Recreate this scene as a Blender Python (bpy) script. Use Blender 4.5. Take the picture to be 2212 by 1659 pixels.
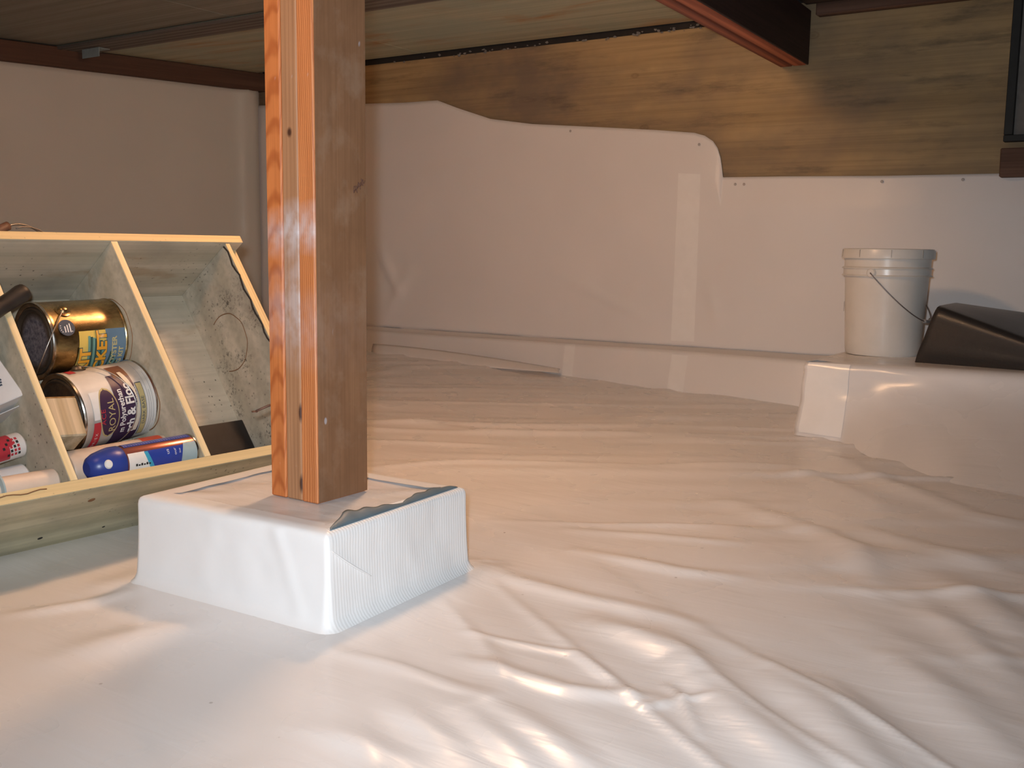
import bpy, bmesh, math, random
import numpy as np
from mathutils import Vector, Matrix
random.seed(7); rng = np.random.RandomState(11)
for o in list(bpy.data.objects): bpy.data.objects.remove(o)
scene = bpy.context.scene
COL = scene.collection

# ------------------------------------------------------------------ camera
IW, IH, FPX = 2212.0, 1659.0, 2215.0
CXP, CYP = IW/2, IH/2
PITCH, ROLL, YAW = math.radians(7.6), math.radians(0.8), math.atan(1484/2215)
CAM = Vector((0, 0, 0.6))
_F = Vector((-math.sin(YAW)*math.cos(PITCH), math.cos(YAW)*math.cos(PITCH), -math.sin(PITCH)))
_R = Vector((math.cos(YAW), math.sin(YAW), 0)); _U = _R.cross(_F)
RR = math.cos(ROLL)*_R + math.sin(ROLL)*_U
UU = -math.sin(ROLL)*_R + math.cos(ROLL)*_U
cd = bpy.data.cameras.new('camera'); cam = bpy.data.objects.new('camera', cd); COL.objects.link(cam)
cd.sensor_fit = 'HORIZONTAL'; cd.sensor_width = 36.0; cd.lens = 36.0*FPX/IW
cd.clip_start = 0.02; cd.clip_end = 100
cam.matrix_world = Matrix(((RR.x, UU.x, -_F.x, CAM.x), (RR.y, UU.y, -_F.y, CAM.y), (RR.z, UU.z, -_F.z, CAM.z), (0, 0, 0, 1)))
scene.camera = cam

# ------------------------------------------------------------------ world, lights, exposure
w = bpy.data.worlds.new('world'); scene.world = w; w.use_nodes = True
bg = w.node_tree.nodes['Background']; bg.inputs[0].default_value = (0.80, 0.86, 1.0, 1); bg.inputs[1].default_value = 0.035
scene.view_settings.view_transform = 'Standard'; scene.view_settings.look = 'None'
scene.view_settings.gamma = 1.0; scene.view_settings.use_curve_mapping = False
scene.view_settings.exposure = 0.0
# the camera's own flash, left of and above the lens
fl = bpy.data.lights.new('camera_flash', 'SPOT'); fl.energy = 132; fl.spot_size = math.radians(105); fl.spot_blend = 1.0; fl.color = (0.885, 0.945, 1.0); fl.shadow_soft_size = 0.018
flo = bpy.data.objects.new('camera_flash', fl); COL.objects.link(flo)
flo.location = CAM - 0.035*RR + 0.045*UU + 0.02*_F
flo.rotation_euler = (cam.matrix_world.to_3x3() @ Matrix.Rotation(math.radians(7), 3, 'X')).to_euler()
LAMP_POS = Vector((-1.53, 2.0, 1.44)); LAMP_POWER = 37.0; LAMP2_POS = Vector((-1.48, 0.50, 1.44)); LAMP2_POWER = 9.0; LAMP_COL = (1.0, 0.58, 0.31)

# ------------------------------------------------------------------ pixel -> place helpers
def ray(x, y): return _F + (x-CXP)/FPX*RR - (y-CYP)/FPX*UU
def onz(x, y, z): d = ray(x, y); return CAM + d*((z-CAM.z)/d.z)
def ony(x, y, Y): d = ray(x, y); return CAM + d*((Y-CAM.y)/d.y)
def onplane(x, y, p0, n): d = ray(x, y); return CAM + d*(((p0-CAM).dot(n))/d.dot(n))

# ------------------------------------------------------------------ object helpers
def tag(o, label=None, cat=None, group=None, kind=None):
    if label: o['label'] = label
    if cat: o['category'] = cat
    if group: o['group'] = group
    if kind: o['kind'] = kind
    return o
def empty(name, mat=None, loc=None):
    o = bpy.data.objects.new(name, None); COL.objects.link(o); o.empty_display_size = 0.05
    if mat is not None: o.matrix_world = mat
    if loc is not None: o.location = loc
    return o
def pydata(name, verts, faces, mat=None, parent=None, smooth=True):
    me = bpy.data.meshes.new(name); me.from_pydata([tuple(v) for v in verts], [], [tuple(f) for f in faces]); me.update()
    if smooth: me.polygons.foreach_set('use_smooth', [True]*len(me.polygons))
    o = bpy.data.objects.new(name, me); COL.objects.link(o)
    if mat: me.materials.append(mat)
    if parent: o.parent = parent
    return o
def frombm(name, bm, mat=None, parent=None, smooth=False):
    bmesh.ops.recalc_face_normals(bm, faces=bm.faces[:])
    me = bpy.data.meshes.new(name); bm.to_mesh(me); bm.free()
    if smooth: me.polygons.foreach_set('use_smooth', [True]*len(me.polygons))
    o = bpy.data.objects.new(name, me); COL.objects.link(o)
    if mat: me.materials.append(mat)
    if parent: o.parent = parent
    return o
def grid(name, P, mat=None, parent=None, closed_u=False, thick=0.0, flip=False):
    """P: array (nu,nv,3)"""
    nu, nv = P.shape[:2]; V = P.reshape(-1, 3)
    i, j = np.meshgrid(np.arange(nu if closed_u else nu-1), np.arange(nv-1), indexing='ij')
    a = i*nv+j; b = ((i+1) % nu)*nv+j; c = ((i+1) % nu)*nv+j+1; d = i*nv+j+1
    Fc = np.stack([a, b, c, d] if not flip else [a, d, c, b], -1).reshape(-1, 4)
    o = pydata(name, V.tolist(), Fc.tolist(), mat, parent)
    if thick:
        m = o.modifiers.new('thickness', 'SOLIDIFY'); m.thickness = thick; m.offset = -1
    return o
def box_bm(bm, x0, x1, y0, y1, z0, z1, bev=0.0, seg=1, jit=0.0):
    r = bmesh.ops.create_cube(bm, size=1.0)
    for v in r['verts']:
        v.co = Vector(((x0+x1)/2+(x1-x0)*v.co.x + random.uniform(-jit, jit), (y0+y1)/2+(y1-y0)*v.co.y + random.uniform(-jit, jit), (z0+z1)/2+(z1-z0)*v.co.z))
    if bev:
        es = {e for v in r['verts'] for e in v.link_edges}
        bmesh.ops.bevel(bm, geom=list(es), offset=bev, segments=seg, affect='EDGES', profile=0.5)
def box(name, x0, x1, y0, y1, z0, z1, mat, parent=None, bev=0.002, seg=1, jit=0.0):
    bm = bmesh.new(); box_bm(bm, x0, x1, y0, y1, z0, z1, bev, seg, jit); return frombm(name, bm, mat, parent)
def lathe(name, prof, mat, parent=None, seg=64, smooth=True, z_off=0.0, sharp=30):
    n = len(prof); V = []; Fc = []
    for s in range(seg):
        a = 2*math.pi*s/seg
        for r, z in prof: V.append((r*math.cos(a), r*math.sin(a), z+z_off))
    for s in range(seg):
        for k in range(n-1):
            a = s*n+k; b = ((s+1) % seg)*n+k; Fc.append((a, b, b+1, a+1))
    bm = bmesh.new(); me = bpy.data.meshes.new('t'); me.from_pydata(V, [], Fc); bm.from_mesh(me); bpy.data.meshes.remove(me)
    bmesh.ops.remove_doubles(bm, verts=bm.verts, dist=1e-6)
    o = frombm(name, bm, mat, parent, smooth)
    if smooth and sharp:
        o.data.set_sharp_from_angle(angle=math.radians(sharp))
    return o
def tube(name, pts, r, mat, parent=None, seg=10, cap=True, closed=False):
    pts = [Vector(p) for p in pts]; n = len(pts); V = []; Fc = []
    rs = r if isinstance(r, (list, tuple)) else [r]*n
    prev = None
    for i, p in enumerate(pts):
        t = (pts[min(i+1, n-1)]-pts[max(i-1, 0)]).normalized()
        if prev is None:
            ref = Vector((0, 0, 1)) if abs(t.z) < .9 else Vector((1, 0, 0)); a = t.cross(ref).normalized()
        else: a = (prev - t*prev.dot(t)).normalized()
        prev = a; b = t.cross(a)
        for k in range(seg):
            an = 2*math.pi*k/seg; V.append(p + (a*math.cos(an)+b*math.sin(an))*rs[i])
    for i in range(n-1):
        for k in range(seg):
            k2 = (k+1) % seg; Fc.append((i*seg+k, i*seg+k2, (i+1)*seg+k2, (i+1)*seg+k))
    if cap: Fc.append(tuple(range(seg-1, -1, -1))); Fc.append(tuple(range((n-1)*seg, n*seg)))
    return pydata(name, V, Fc, mat, parent)
def smoothpath(pts, n=24):
    P = [Vector(p) for p in pts]; out = []
    for i in range(len(P)-1):
        p0 = P[max(i-1, 0)]; p1 = P[i]; p2 = P[i+1]; p3 = P[min(i+2, len(P)-1)]
        for k in range(n):
            t = k/n
            out.append(0.5*((2*p1)+(p2-p0)*t+(2*p0-5*p1+4*p2-p3)*t*t+(3*p1-p0-3*p2+p3)*t**3))
    out.append(P[-1]); return out

# value noise (numpy)
_lat = {}
def vnoise(x, y, seed=0):
    if seed not in _lat: _lat[seed] = np.random.RandomState(seed+100).rand(256, 256)
    L = _lat[seed]; xi = np.floor(x).astype(int); yi = np.floor(y).astype(int); fx = x-xi; fy = y-yi
    fx = fx*fx*fx*(fx*(fx*6-15)+10); fy = fy*fy*fy*(fy*(fy*6-15)+10)
    g = lambda a, b: L[a % 256, b % 256]
    return (g(xi, yi)*(1-fx)+g(xi+1, yi)*fx)*(1-fy)+(g(xi, yi+1)*(1-fx)+g(xi+1, yi+1)*fx)*fy - 0.5
def fbm(x, y, seed=0, o=4):
    s = 0; a = 1.0
    for k in range(o): s = s+a*vnoise(x*2**k, y*2**k, seed+k); a *= .5
    return s
def sstep(a, b, x): t = np.clip((x-a)/(b-a), 0, 1); return t*t*(3-2*t)
def interp(x, xs, ys): return np.interp(x, xs, ys)

# ------------------------------------------------------------------ materials
class NT:
    def __init__(s, name):
        m = bpy.data.materials.new(name); m.use_nodes = True; s.m = m; s.t = m.node_tree; s.n = s.t.nodes; s.l = s.t.links
        s.b = s.n['Principled BSDF']; s.co = s.n.new('ShaderNodeTexCoord')
    def node(s, t, **k):
        n = s.n.new(t)
        for a, v in k.items(): setattr(n, a, v)
        return n
    def link(s, a, b): s.l.new(a, b)
    def mapping(s, scale=(1, 1, 1), rot=(0, 0, 0), loc=(0, 0, 0), out='Object'):
        m = s.node('ShaderNodeMapping'); m.inputs['Scale'].default_value = scale; m.inputs['Rotation'].default_value = rot; m.inputs['Location'].default_value = loc
        s.link(s.co.outputs[out], m.inputs['Vector']); return m.outputs[0]
    def noise(s, vec, scale=5, detail=4, rough=.5, dist=0.0):
        n = s.node('ShaderNodeTexNoise'); n.inputs['Scale'].default_value = scale; n.inputs['Detail'].default_value = detail
        n.inputs['Roughness'].default_value = rough; n.inputs['Distortion'].default_value = dist; s.link(vec, n.inputs['Vector']); return n.outputs['Fac']
    def wave(s, vec, scale, dist=4, detail=2, dscale=1.5, kind='BANDS', axis='X', prof='SIN'):
        n = s.node('ShaderNodeTexWave', wave_type=kind, wave_profile=prof)
        if kind == 'BANDS': n.bands_direction = axis
        else: n.rings_direction = axis
        n.inputs['Scale'].default_value = scale; n.inputs['Distortion'].default_value = dist; n.inputs['Detail'].default_value = detail; n.inputs['Detail Scale'].default_value = dscale
        s.link(vec, n.inputs['Vector']); return n.outputs['Fac']
    def voro(s, vec, scale, feat='F1'):
        n = s.node('ShaderNodeTexVoronoi', feature=feat); n.inputs['Scale'].default_value = scale; s.link(vec, n.inputs['Vector']); return n.outputs['Distance']
    def ramp(s, fac, stops):
        r = s.node('ShaderNodeValToRGB'); e = r.color_ramp.elements
        while len(e) < len(stops): e.new(0.5)
        for k, (p, c) in enumerate(stops):
            e[k].position = p; e[k].color = (c, c, c, 1) if isinstance(c, (int, float)) else (*c, 1)
        s.link(fac, r.inputs[0]); return r.outputs[0]
    def mix(s, fac, a, b, mode='MIX'):
        n = s.node('ShaderNodeMix', data_type='RGBA', blend_type=mode)
        for inp, v in ((n.inputs[0], fac), (n.inputs[6], a), (n.inputs[7], b)):
            if isinstance(v, (int, float)): inp.default_value = v
            elif isinstance(v, tuple): inp.default_value = (*v, 1)
            else: s.link(v, inp)
        return n.outputs[2]
    def math(s, op, a, b=None):
        n = s.node('ShaderNodeMath', operation=op)
        for inp, v in ((n.inputs[0], a), (n.inputs[1], b)):
            if v is None: continue
            if isinstance(v, (int, float)): inp.default_value = v
            else: s.link(v, inp)
        return n.outputs[0]
    def sphere_mask(s, c, r, soft=.5):
        """1 inside an ellipsoid around c with radii r (object space)"""
        m = s.mapping(scale=tuple(1/q for q in r), loc=tuple(-a/q for a, q in zip(c, r)))
        n = s.node('ShaderNodeVectorMath', operation='LENGTH'); s.link(m, n.inputs[0])
        return s.ramp(n.outputs['Value'], [(1-soft if soft < 1 else 0, 1.0), (1.0, 0.0)])
    def base(s, c):
        if isinstance(c, tuple): s.b.inputs['Base Color'].default_value = (*c, 1)
        else: s.link(c, s.b.inputs['Base Color'])
    def set(s, **k):
        nm = dict(rough='Roughness', metal='Metallic', spec='Specular IOR Level', coat='Coat Weight', coatr='Coat Roughness', sss='Subsurface Weight')
        for a, v in k.items():
            i = s.b.inputs[nm[a]]
            if isinstance(v, (int, float)): i.default_value = v
            else: s.link(v, i)
    def bump(s, h, strength=.3, dist=.01):
        b = s.node('ShaderNodeBump'); b.inputs['Strength'].default_value = strength; b.inputs['Distance'].default_value = dist
        s.link(h, b.inputs['Height'])
        if s.b.inputs['Normal'].is_linked: s.link(s.b.inputs['Normal'].links[0].from_socket, b.inputs['Normal'])
        s.link(b.outputs[0], s.b.inputs['Normal'])
def plain(name, c, rough=.5, metal=0.0, spec=.5, var=.12, scale=30, bump=0.0):
    t = NT(name); v = t.mapping(); n = t.noise(v, scale, 3)
    dk = tuple(x*(1-var*1.6) for x in c); lt = tuple(min(1, x*(1+var*.6)) for x in c)
    t.base(t.ramp(n, [(.3, dk), (.7, lt)])); t.set(rough=rough, metal=metal, spec=spec)
    if bump: t.bump(n, bump, .002)
    return t.m

def sheet_mat(name, tint=(.80, .775, .765), rough=.33, fine=.25, specks=True, axis=(1, 1, 1)):
    t = NT(name); v = t.mapping()
    big = t.noise(v, 1.6, 3)
    c = t.ramp(big, [(.3, tuple(x*.94 for x in tint)), (.7, tint)])
    if specks:
        vo = t.voro(t.mapping((1, 1, .3)), 7.0); sp = t.ramp(vo, [(.012, 1.0), (.02, 0.0)])
        gate = t.ramp(t.noise(v, 9, 1), [(.50, 0.0), (.56, 1.0)])
        c = t.mix(t.math('MULTIPLY', t.math('MULTIPLY', sp, gate), .8), c, (.13, .10, .08))
        vo2 = t.voro(t.mapping((1, 1, .3), loc=(3, 1, 0)), 16.0); sp2 = t.ramp(vo2, [(.03, 1.0), (.05, 0.0)])
        g2 = t.ramp(t.noise(v, 2.2, 1), [(.52, 0.0), (.62, 1.0)])
        c = t.mix(t.math('MULTIPLY', t.math('MULTIPLY', sp2, g2), .45), c, (.22, .17, .14))
    t.base(c)
    t.set(rough=t.ramp(t.noise(v, 4, 3), [(.3, rough*.8), (.7, rough*1.25)]), spec=.5)
    wr = t.noise(t.mapping((1.6*axis[0], 12*axis[1], 6*axis[2]), rot=(0, 0, math.radians(-34))), 2.6, 3, .5, .3)
    t.bump(wr, .22*fine/.25, .006)
    return t.m
M_floor = sheet_mat('floor_sheet', rough=.27)
M_wall = sheet_mat('wall_sheet', (.81, .775, .755), .42, .10, specks=False)
M_ledge = sheet_mat('ledge_sheet', (.80, .775, .765), .26, .22, specks=False)
def wrap_mat():
    t = NT('wrap_sheet'); v = t.mapping()
    t.base(t.ramp(t.noise(v, 3, 3), [(.3, (.80, .80, .80)), (.7, (.87, .87, .87))])); t.set(rough=.36)
    # scrim ribs on the face turned to +X (object space)
    rib = t.wave(t.mapping((1, 1, .16)), 46, 2.2, 2, 1.3, axis='Y', prof='SIN')
    t.bump(rib, .11, .003); t.bump(t.noise(v, 18, 3), .15, .004)
    return t.m
M_wrap_rib = wrap_mat()
M_wrap = sheet_mat('wrap_front', (.86, .86, .865), .38, .06, specks=False)
def tape_mat():
    t = NT('tape'); v = t.mapping(); t.base(t.ramp(t.noise(v, 20, 2), [(.3, (.87, .845, .82)), (.7, (.90, .875, .85))])); t.set(rough=.24); t.bump(t.noise(v, 40, 2), .12, .002); return t.m
M_tape = tape_mat()

def wood(name, c_dark, c_lit, axis='Z', scale=1.0, rough=.6, grain=26, contrast=(.25, .75), knots=0, extra=None, bump=.15):
    t = NT(name)
    sc = {'X': (.06, 1, 1), 'Y': (1, .06, 1), 'Z': (1, 1, .06)}[axis]
    v = t.mapping(tuple(q*scale for q in sc)); 
    n1 = t.noise(v, grain, 5, .6, 1.2)
    wv = t.wave(v, grain*.5, 7, 3, .7, axis={'X': 'Y', 'Y': 'X', 'Z': 'X'}[axis])
    f = t.mix(.55, n1, wv)
    c = t.ramp(f, [(contrast[0], c_dark), (contrast[1], c_lit)])
    fine = t.noise(t.mapping(tuple(q*scale for q in {'X': (.02, 1, 1), 'Y': (1, .02, 1), 'Z': (1, 1, .02)}[axis])), grain*9, 2)
    c = t.mix(t.ramp(fine, [(.35, .30), (.6, 0.0)]), c, tuple(q*.55 for q in c_dark))
    if extra: c = extra(t, c)
    t.base(c); t.set(rough=rough, spec=.3); t.bump(f, bump*.5, .003); t.bump(fine, bump*.6, .001)
    return t

# ================================================================== STRUCTURE
YW = 4.25; ZC = 1.57
# ---- floor: white ground sheet with ridges and wrinkles
DIRS = {}
ridges = []   # (polyline pixels, width m, height m, sharp)
def rg(px, wdt, hgt, pw=1.0): ridges.append(([onz(x, y, 0.0) for x, y in px], wdt, hgt, pw))
rg([(1290, 1335), (1380, 1368), (1470, 1410), (1500, 1455)], .040, .016)
rg([(1515, 1440), (1600, 1537), (1710, 1630), (1800, 1700)], .045, .016)
rg([(1660, 1440), (1767, 1520), (1877, 1641), (1950, 1720)], .050, .018)
rg([(1790, 1465), (1900, 1560), (2010, 1659)], .030, .008)
rg([(1575, 1082), (1767, 1150), (1845, 1190), (1880, 1245)], .050, .014)
rg([(1005, 1215), (1219, 1275), (1500, 1340)], .030, .008)
rg([(1000, 1356), (1241, 1405), (1372, 1493)], .012, .005)
rg([(1000, 1415), (1219, 1482), (1449, 1505)], .024, .008)
rg([(1070, 1510), (1275, 1650)], .030, .009)
rg([(1000, 1530), (1165, 1660)], .030, .008)
rg([(1250, 1185), (1465, 1228), (1600, 1240)], .030, .009)
rg([(1230, 1140), (1420, 1155), (1600, 1175)], .026, .006)
rg([(1450, 1005), (1700, 1015), (1900, 1090)], .05, .010)
rg([(2050, 1250), (2212, 1375)], .06, .016)
rg([(1990, 1290), (2212, 1480)], .04, .010)
rg([(1940, 1420), (2212, 1640)], .05, .012)
rg([(1830, 1130), (2212, 1240)], .05, .008)
rg([(1720, 955), (1880, 1030), (2100, 1110), (2212, 1130)], .05, .010)
rg([(720, 1400), (900, 1450), (1050, 1500)], .02, .006)
rg([(820, 1500), (1000, 1620)], .03, .006)
rg([(640, 1560), (900, 1640)], .03, .005)
rg([(20, 1320), (180, 1300), (330, 1265)], .02, .007)
rg([(150, 1410), (300, 1370), (420, 1345)], .05, .010)
rg([(1010, 1215), (1075, 1205)], .010, .006)
rg([(1440, 1470), (1475, 1500), (1510, 1580)], .008, .006)
rg([(1460, 1500), (1540, 1500)], .008, .004)
rg([(1380, 1525), (1450, 1505)], .008, .004)
rg([(800, 1010), (1000, 1000), (1300, 1010)], .03, .006)
rg([(800, 900), (1050, 930), (1350, 935)], .05, .008)
rg([(800, 950), (1100, 960)], .03, .006)
rg([(420, 1080), (470, 1035), (540, 1010), (600, 1005)], .06, .035)
def hfloor(X, Y):
    h = np.zeros_like(X)
    ca, sa = math.cos(math.radians(33)), math.sin(math.radians(33))
    A = X*ca+Y*sa; B = -X*sa+Y*ca               # along / across the far wrinkles
    far = sstep(1.3, 2.0, Y+0.3*X)
    wr = np.exp(-(vnoise(A*.8+.4*fbm(X*1.5, Y*1.5, 40, 2), B*6.5, 3)/.16)**2)
    h += .010*far*wr**2 + .004*far*vnoise(A*2.2, B*17, 5)
    A2 = X*ca-Y*sa; B2 = X*sa+Y*ca              # near wrinkles turn towards the camera
    near = (1-far)*sstep(-1.25, -.8, X)
    wr2 = np.exp(-(vnoise(A2*1.2+.6*fbm(X*2, Y*2, 44, 2), B2*8, 9)/.16)**2)
    h += .0045*near*wr2**2 + .002*near*vnoise(A2*3, B2*20, 12)
    lf = (1-far)*(1-sstep(-1.25, -.8, X))
    h += lf*(.004*vnoise(A2*3, B2*9, 15)+.002*vnoise(A2*8, B2*20, 16))
    h += .012*fbm(X*1.1, Y*1.1, 21, 3)
    for pts, wd, hg, pw in ridges:
        best = np.full(X.shape, 1e9); tt = np.zeros_like(X); L = len(pts)-1
        for k in range(L):
            ax, ay = pts[k].x, pts[k].y; bx, by = pts[k+1].x, pts[k+1].y
            dx, dy = bx-ax, by-ay; t = np.clip(((X-ax)*dx+(Y-ay)*dy)/(dx*dx+dy*dy), 0, 1)
            d = np.hypot(X-ax-t*dx, Y-ay-t*dy); m = d < best; best = np.where(m, d, best); tt = np.where(m, (k+t)/L, tt)
        fade = np.sin(np.pi*np.clip(tt*.86+.07, 0, 1))**.7
        h += hg*np.exp(-(best/wd)**2*1.4)*fade
    # rises gently into the far corner, dips to its base level at the crate and footing
    h += .05*sstep(3.2, 4.2, Y)*sstep(-1.6, -3.2, X) if False else .05*sstep(3.2, 4.2, Y)*(1-sstep(-3.4, -2.0, X))
    h = np.where(True, h-.004, h)
    flat = np.exp(-((np.maximum(0, np.maximum(-2.30-X, X+1.86))/.06)**2+(np.maximum(0, np.maximum(.6-Y, Y-1.75))/.06)**2))
    h = h*(1-flat)+(-.004)*flat
    foot = np.exp(-((np.maximum(0, np.maximum(-1.55-X, X+1.08))/.05)**2+(np.maximum(0, np.maximum(1.09-Y, Y-1.53))/.05)**2))
    h = h*(1-.85*foot)+.004*foot
    return h
def axis_pts(segs):
    out = []
    for a, b, s in segs: out += list(np.arange(a, b-1e-9, s))
    out.append(segs[-1][1]); return np.array(out)
xs = axis_pts([(-5.9, -2.4, .03), (-2.4, -1.2, .014), (-1.2, .35, .0075), (.35, 1.6, .05)])
ys = axis_pts([(-.8, .5, .06), (.5, 2.2, .0075), (2.2, 3.4, .014), (3.4, 4.27, .022)])
XX, YY = np.meshgrid(xs, ys, indexing='ij')
o = grid('floor', np.stack([XX, YY, hfloor(XX, YY)], -1), M_floor)
tag(o, kind='structure')

# ---- back wall: plywood skirt above the sheet
def ply_extra(t, c):
    v = t.mapping()
    # grey weathering and black mould blotches
    g = t.ramp(t.noise(t.mapping((.8, 1, 1.4)), 1.6, 5, .6), [(.36, 0.0), (.60, .85)])
    c = t.mix(g, c, (.165, .130, .100))
    m = t.ramp(t.noise(t.mapping((.7, 1, 3.2)), 4.2, 6, .66), [(.54, 0.0), (.74, .6)])
    c = t.mix(m, c, (.055, .045, .038))
    # knots
    kv = t.mapping((1.5, 1, 2.6), loc=(.37, 0, .2)); d = t.voro(kv, 1.7)
    c = t.mix(t.ramp(d, [(.03, .55), (.055, .15), (.065, .40), (.085, 0.0)]), c, (.13, .075, .045))
    return c
PLY = wood('plywood_wall', (.26, .175, .085), (.44, .31, .155), 'X', .55, .7, 16, (.2, .8), extra=ply_extra).m
wb = box('wall_back', -4.72, 1.6, YW, YW+.03, -.1, 1.60, PLY, bev=0); tag(wb, kind='structure')
# ---- left wall and corner
WD = Vector((-4.62+4.983, 4.243-2.896, 0)).normalized(); WN = Vector((WD.y, -WD.x, 0)); WP = Vector((-4.63, 4.25, 0))
ML = Matrix(((WD.x, WN.x, 0, WP.x), (WD.y, WN.y, 0, WP.y), (0, 0, 1, 0), (0, 0, 0, 1)))   # local: x along wall (towards the corner), y out into the room
M_conc = plain('left_wall_concrete', (.30, .28, .25), .9, bump=.3)
wl = box('wall_left', -4.2, .1, -.12, -.012, -.1, 1.60, M_conc, bev=0); wl.matrix_world = ML; tag(wl, kind='structure')
M_sill = wood('sill_timber', (.085, .045, .03), (.17, .095, .065), 'X', .8, .75, 18).m
sl = box('trim_1', -4.2, .02, -.011, .045, 1.468, 1.5690, M_sill, bev=.004); sl.matrix_world = ML; tag(sl, kind='structure')
# ---- ceiling: plywood panels with one board joint
def ceil_extra(t, c):
    s = t.ramp(t.noise(t.mapping((.7, 2.2, 1), rot=(0, 0, .25)), 2.1, 5, .6, .8), [(.50, 0.0), (.64, .85)])
    c = t.mix(s, c, (.42, .25, .12))
    g = t.ramp(t.noise(t.mapping(loc=(4, 2, 0)), 1.8, 5, .6), [(.45, 0.0), (.65, .7)])
    return t.mix(g, c, (.36, .41, .33))
CEIL = wood('plywood_ceiling', (.42, .42, .30), (.52, .52, .38), 'X', .5, .75, 12, (.1, .9), extra=ceil_extra, bump=.08).m
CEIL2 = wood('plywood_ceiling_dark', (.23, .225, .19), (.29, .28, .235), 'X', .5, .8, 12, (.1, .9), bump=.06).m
ce = box('ceiling', -6.0, 1.7, -.9, 4.4, ZC+.06, ZC+.10, plain('subfloor', (.05, .045, .04), .9), bev=0); tag(ce, kind='structure')
def panel(x0, x1, y0, y1, m, z=ZC, th=.016):
    return box('panel', x0, x1, y0, y1, z, z+th, m, ce, bev=.0015)
Yj = 3.16
for k, (x0, x1) in enumerate(((-5.7, -3.40), (-3.395, -1.50))):
    panel(x0, x1, Yj, 4.205, CEIL)
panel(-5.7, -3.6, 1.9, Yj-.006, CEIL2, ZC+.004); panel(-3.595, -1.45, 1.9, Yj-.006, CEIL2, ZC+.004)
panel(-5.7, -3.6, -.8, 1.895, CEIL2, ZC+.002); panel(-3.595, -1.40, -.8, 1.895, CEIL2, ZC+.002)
CEIL3 = wood('ceiling_board_shade', (.05, .032, .024), (.10, .065, .048), 'X', .6, .8, 14).m  # shade right of the beam is put into this board colour
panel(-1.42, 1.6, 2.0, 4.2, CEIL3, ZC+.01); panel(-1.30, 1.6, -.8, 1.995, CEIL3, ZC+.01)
# batten that covers the panel joint
jb = box('batten', -5.0, -1.55, Yj-.02, Yj+.15, ZC-.016, ZC-.001, wood('batten_timber', (.12, .105, .095), (.21, .19, .17), 'X', .7, .8, 18).m, ce, bev=.003)
# shadow gap drawn as a dark board, top of back wall right of beam
gap_board = box('trim_2', -1.38, 1.6, YW-.05, YW-.001, 1.535, 1.60, M_sill, bev=.004); tag(gap_board, kind='structure')

# ================================================================== BIG THINGS
# ---- beam carried by the post, built of two planks
bdir = Vector((-.05, 1, 0)).normalized(); bside = Vector((bdir.y, -bdir.x, 0)); bp = Vector((-1.463, 2.95, 0))
MB_ = Matrix(((bside.x, bdir.x, 0, bp.x), (bside.y, bdir.y, 0, bp.y), (0, 0, 1, 1.35), (0, 0, 0, 1)))
beam = empty('ceiling_beam', MB_); tag(beam, 'red-brown timber beam running under the ceiling to the back wall', 'beam')
M_beamA = wood('beam_timber', (.34, .085, .042), (.60, .19, .095), 'Y', .8, .6, 18).m
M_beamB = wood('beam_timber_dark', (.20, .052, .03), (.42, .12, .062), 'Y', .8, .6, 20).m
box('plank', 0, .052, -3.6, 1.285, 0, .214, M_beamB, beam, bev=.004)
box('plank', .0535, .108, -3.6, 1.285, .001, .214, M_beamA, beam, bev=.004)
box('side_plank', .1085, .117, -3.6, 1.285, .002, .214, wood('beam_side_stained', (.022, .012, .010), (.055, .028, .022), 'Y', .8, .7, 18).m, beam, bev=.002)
# ---- post of three boards on the wrapped footing
ZF = .157
post = empty('support_post', loc=(-1.346, 1.244, ZF)); tag(post, 'wooden support post of three boards standing on the white wrapped footing', 'post')
PH = 1.35-ZF-.001
RADS = math.radians
def fir(name, dark, lit, period, dist, extra=None, contrast=.55, off=0.0, rough=.55, tilt=None):
    t = NT(name); v = t.mapping((1, .35, .10), loc=(off, off, off)); wv = t.wave(v, .314/period, dist, 1.5, .55, axis='X') if tilt is None else t.wave(t.mapping(rot=(RADS(tilt[0]), RADS(tilt[3]), 0), loc=(-tilt[1], tilt[2], 0)), .314/period, dist, 2, .35, 'RINGS', 'Z')
    big = t.noise(t.mapping((1, 1, .15), loc=(off, 0, off)), 30, 4)
    c = t.mix(t.ramp(big, [(.3, .0), (.7, .35)]), lit, tuple(.5*(a+b) for a, b in zip(dark, lit)))
    c = t.mix(t.math('MULTIPLY', t.ramp(wv, [(.0, 1.0), (.35, .25), (.6, 0.0)]), contrast), c, dark)
    fine = t.noise(t.mapping((1, 1, .02)), 240, 2); c = t.mix(t.ramp(fine, [(.35, .22), (.6, 0.0)]), c, tuple(q*.6 for q in dark))
    if extra: c = extra(t, c)
    t.base(c); t.set(rough=rough, spec=.3); t.bump(fine, .08, .001); t.bump(wv, .05, .001)
    return t
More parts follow.
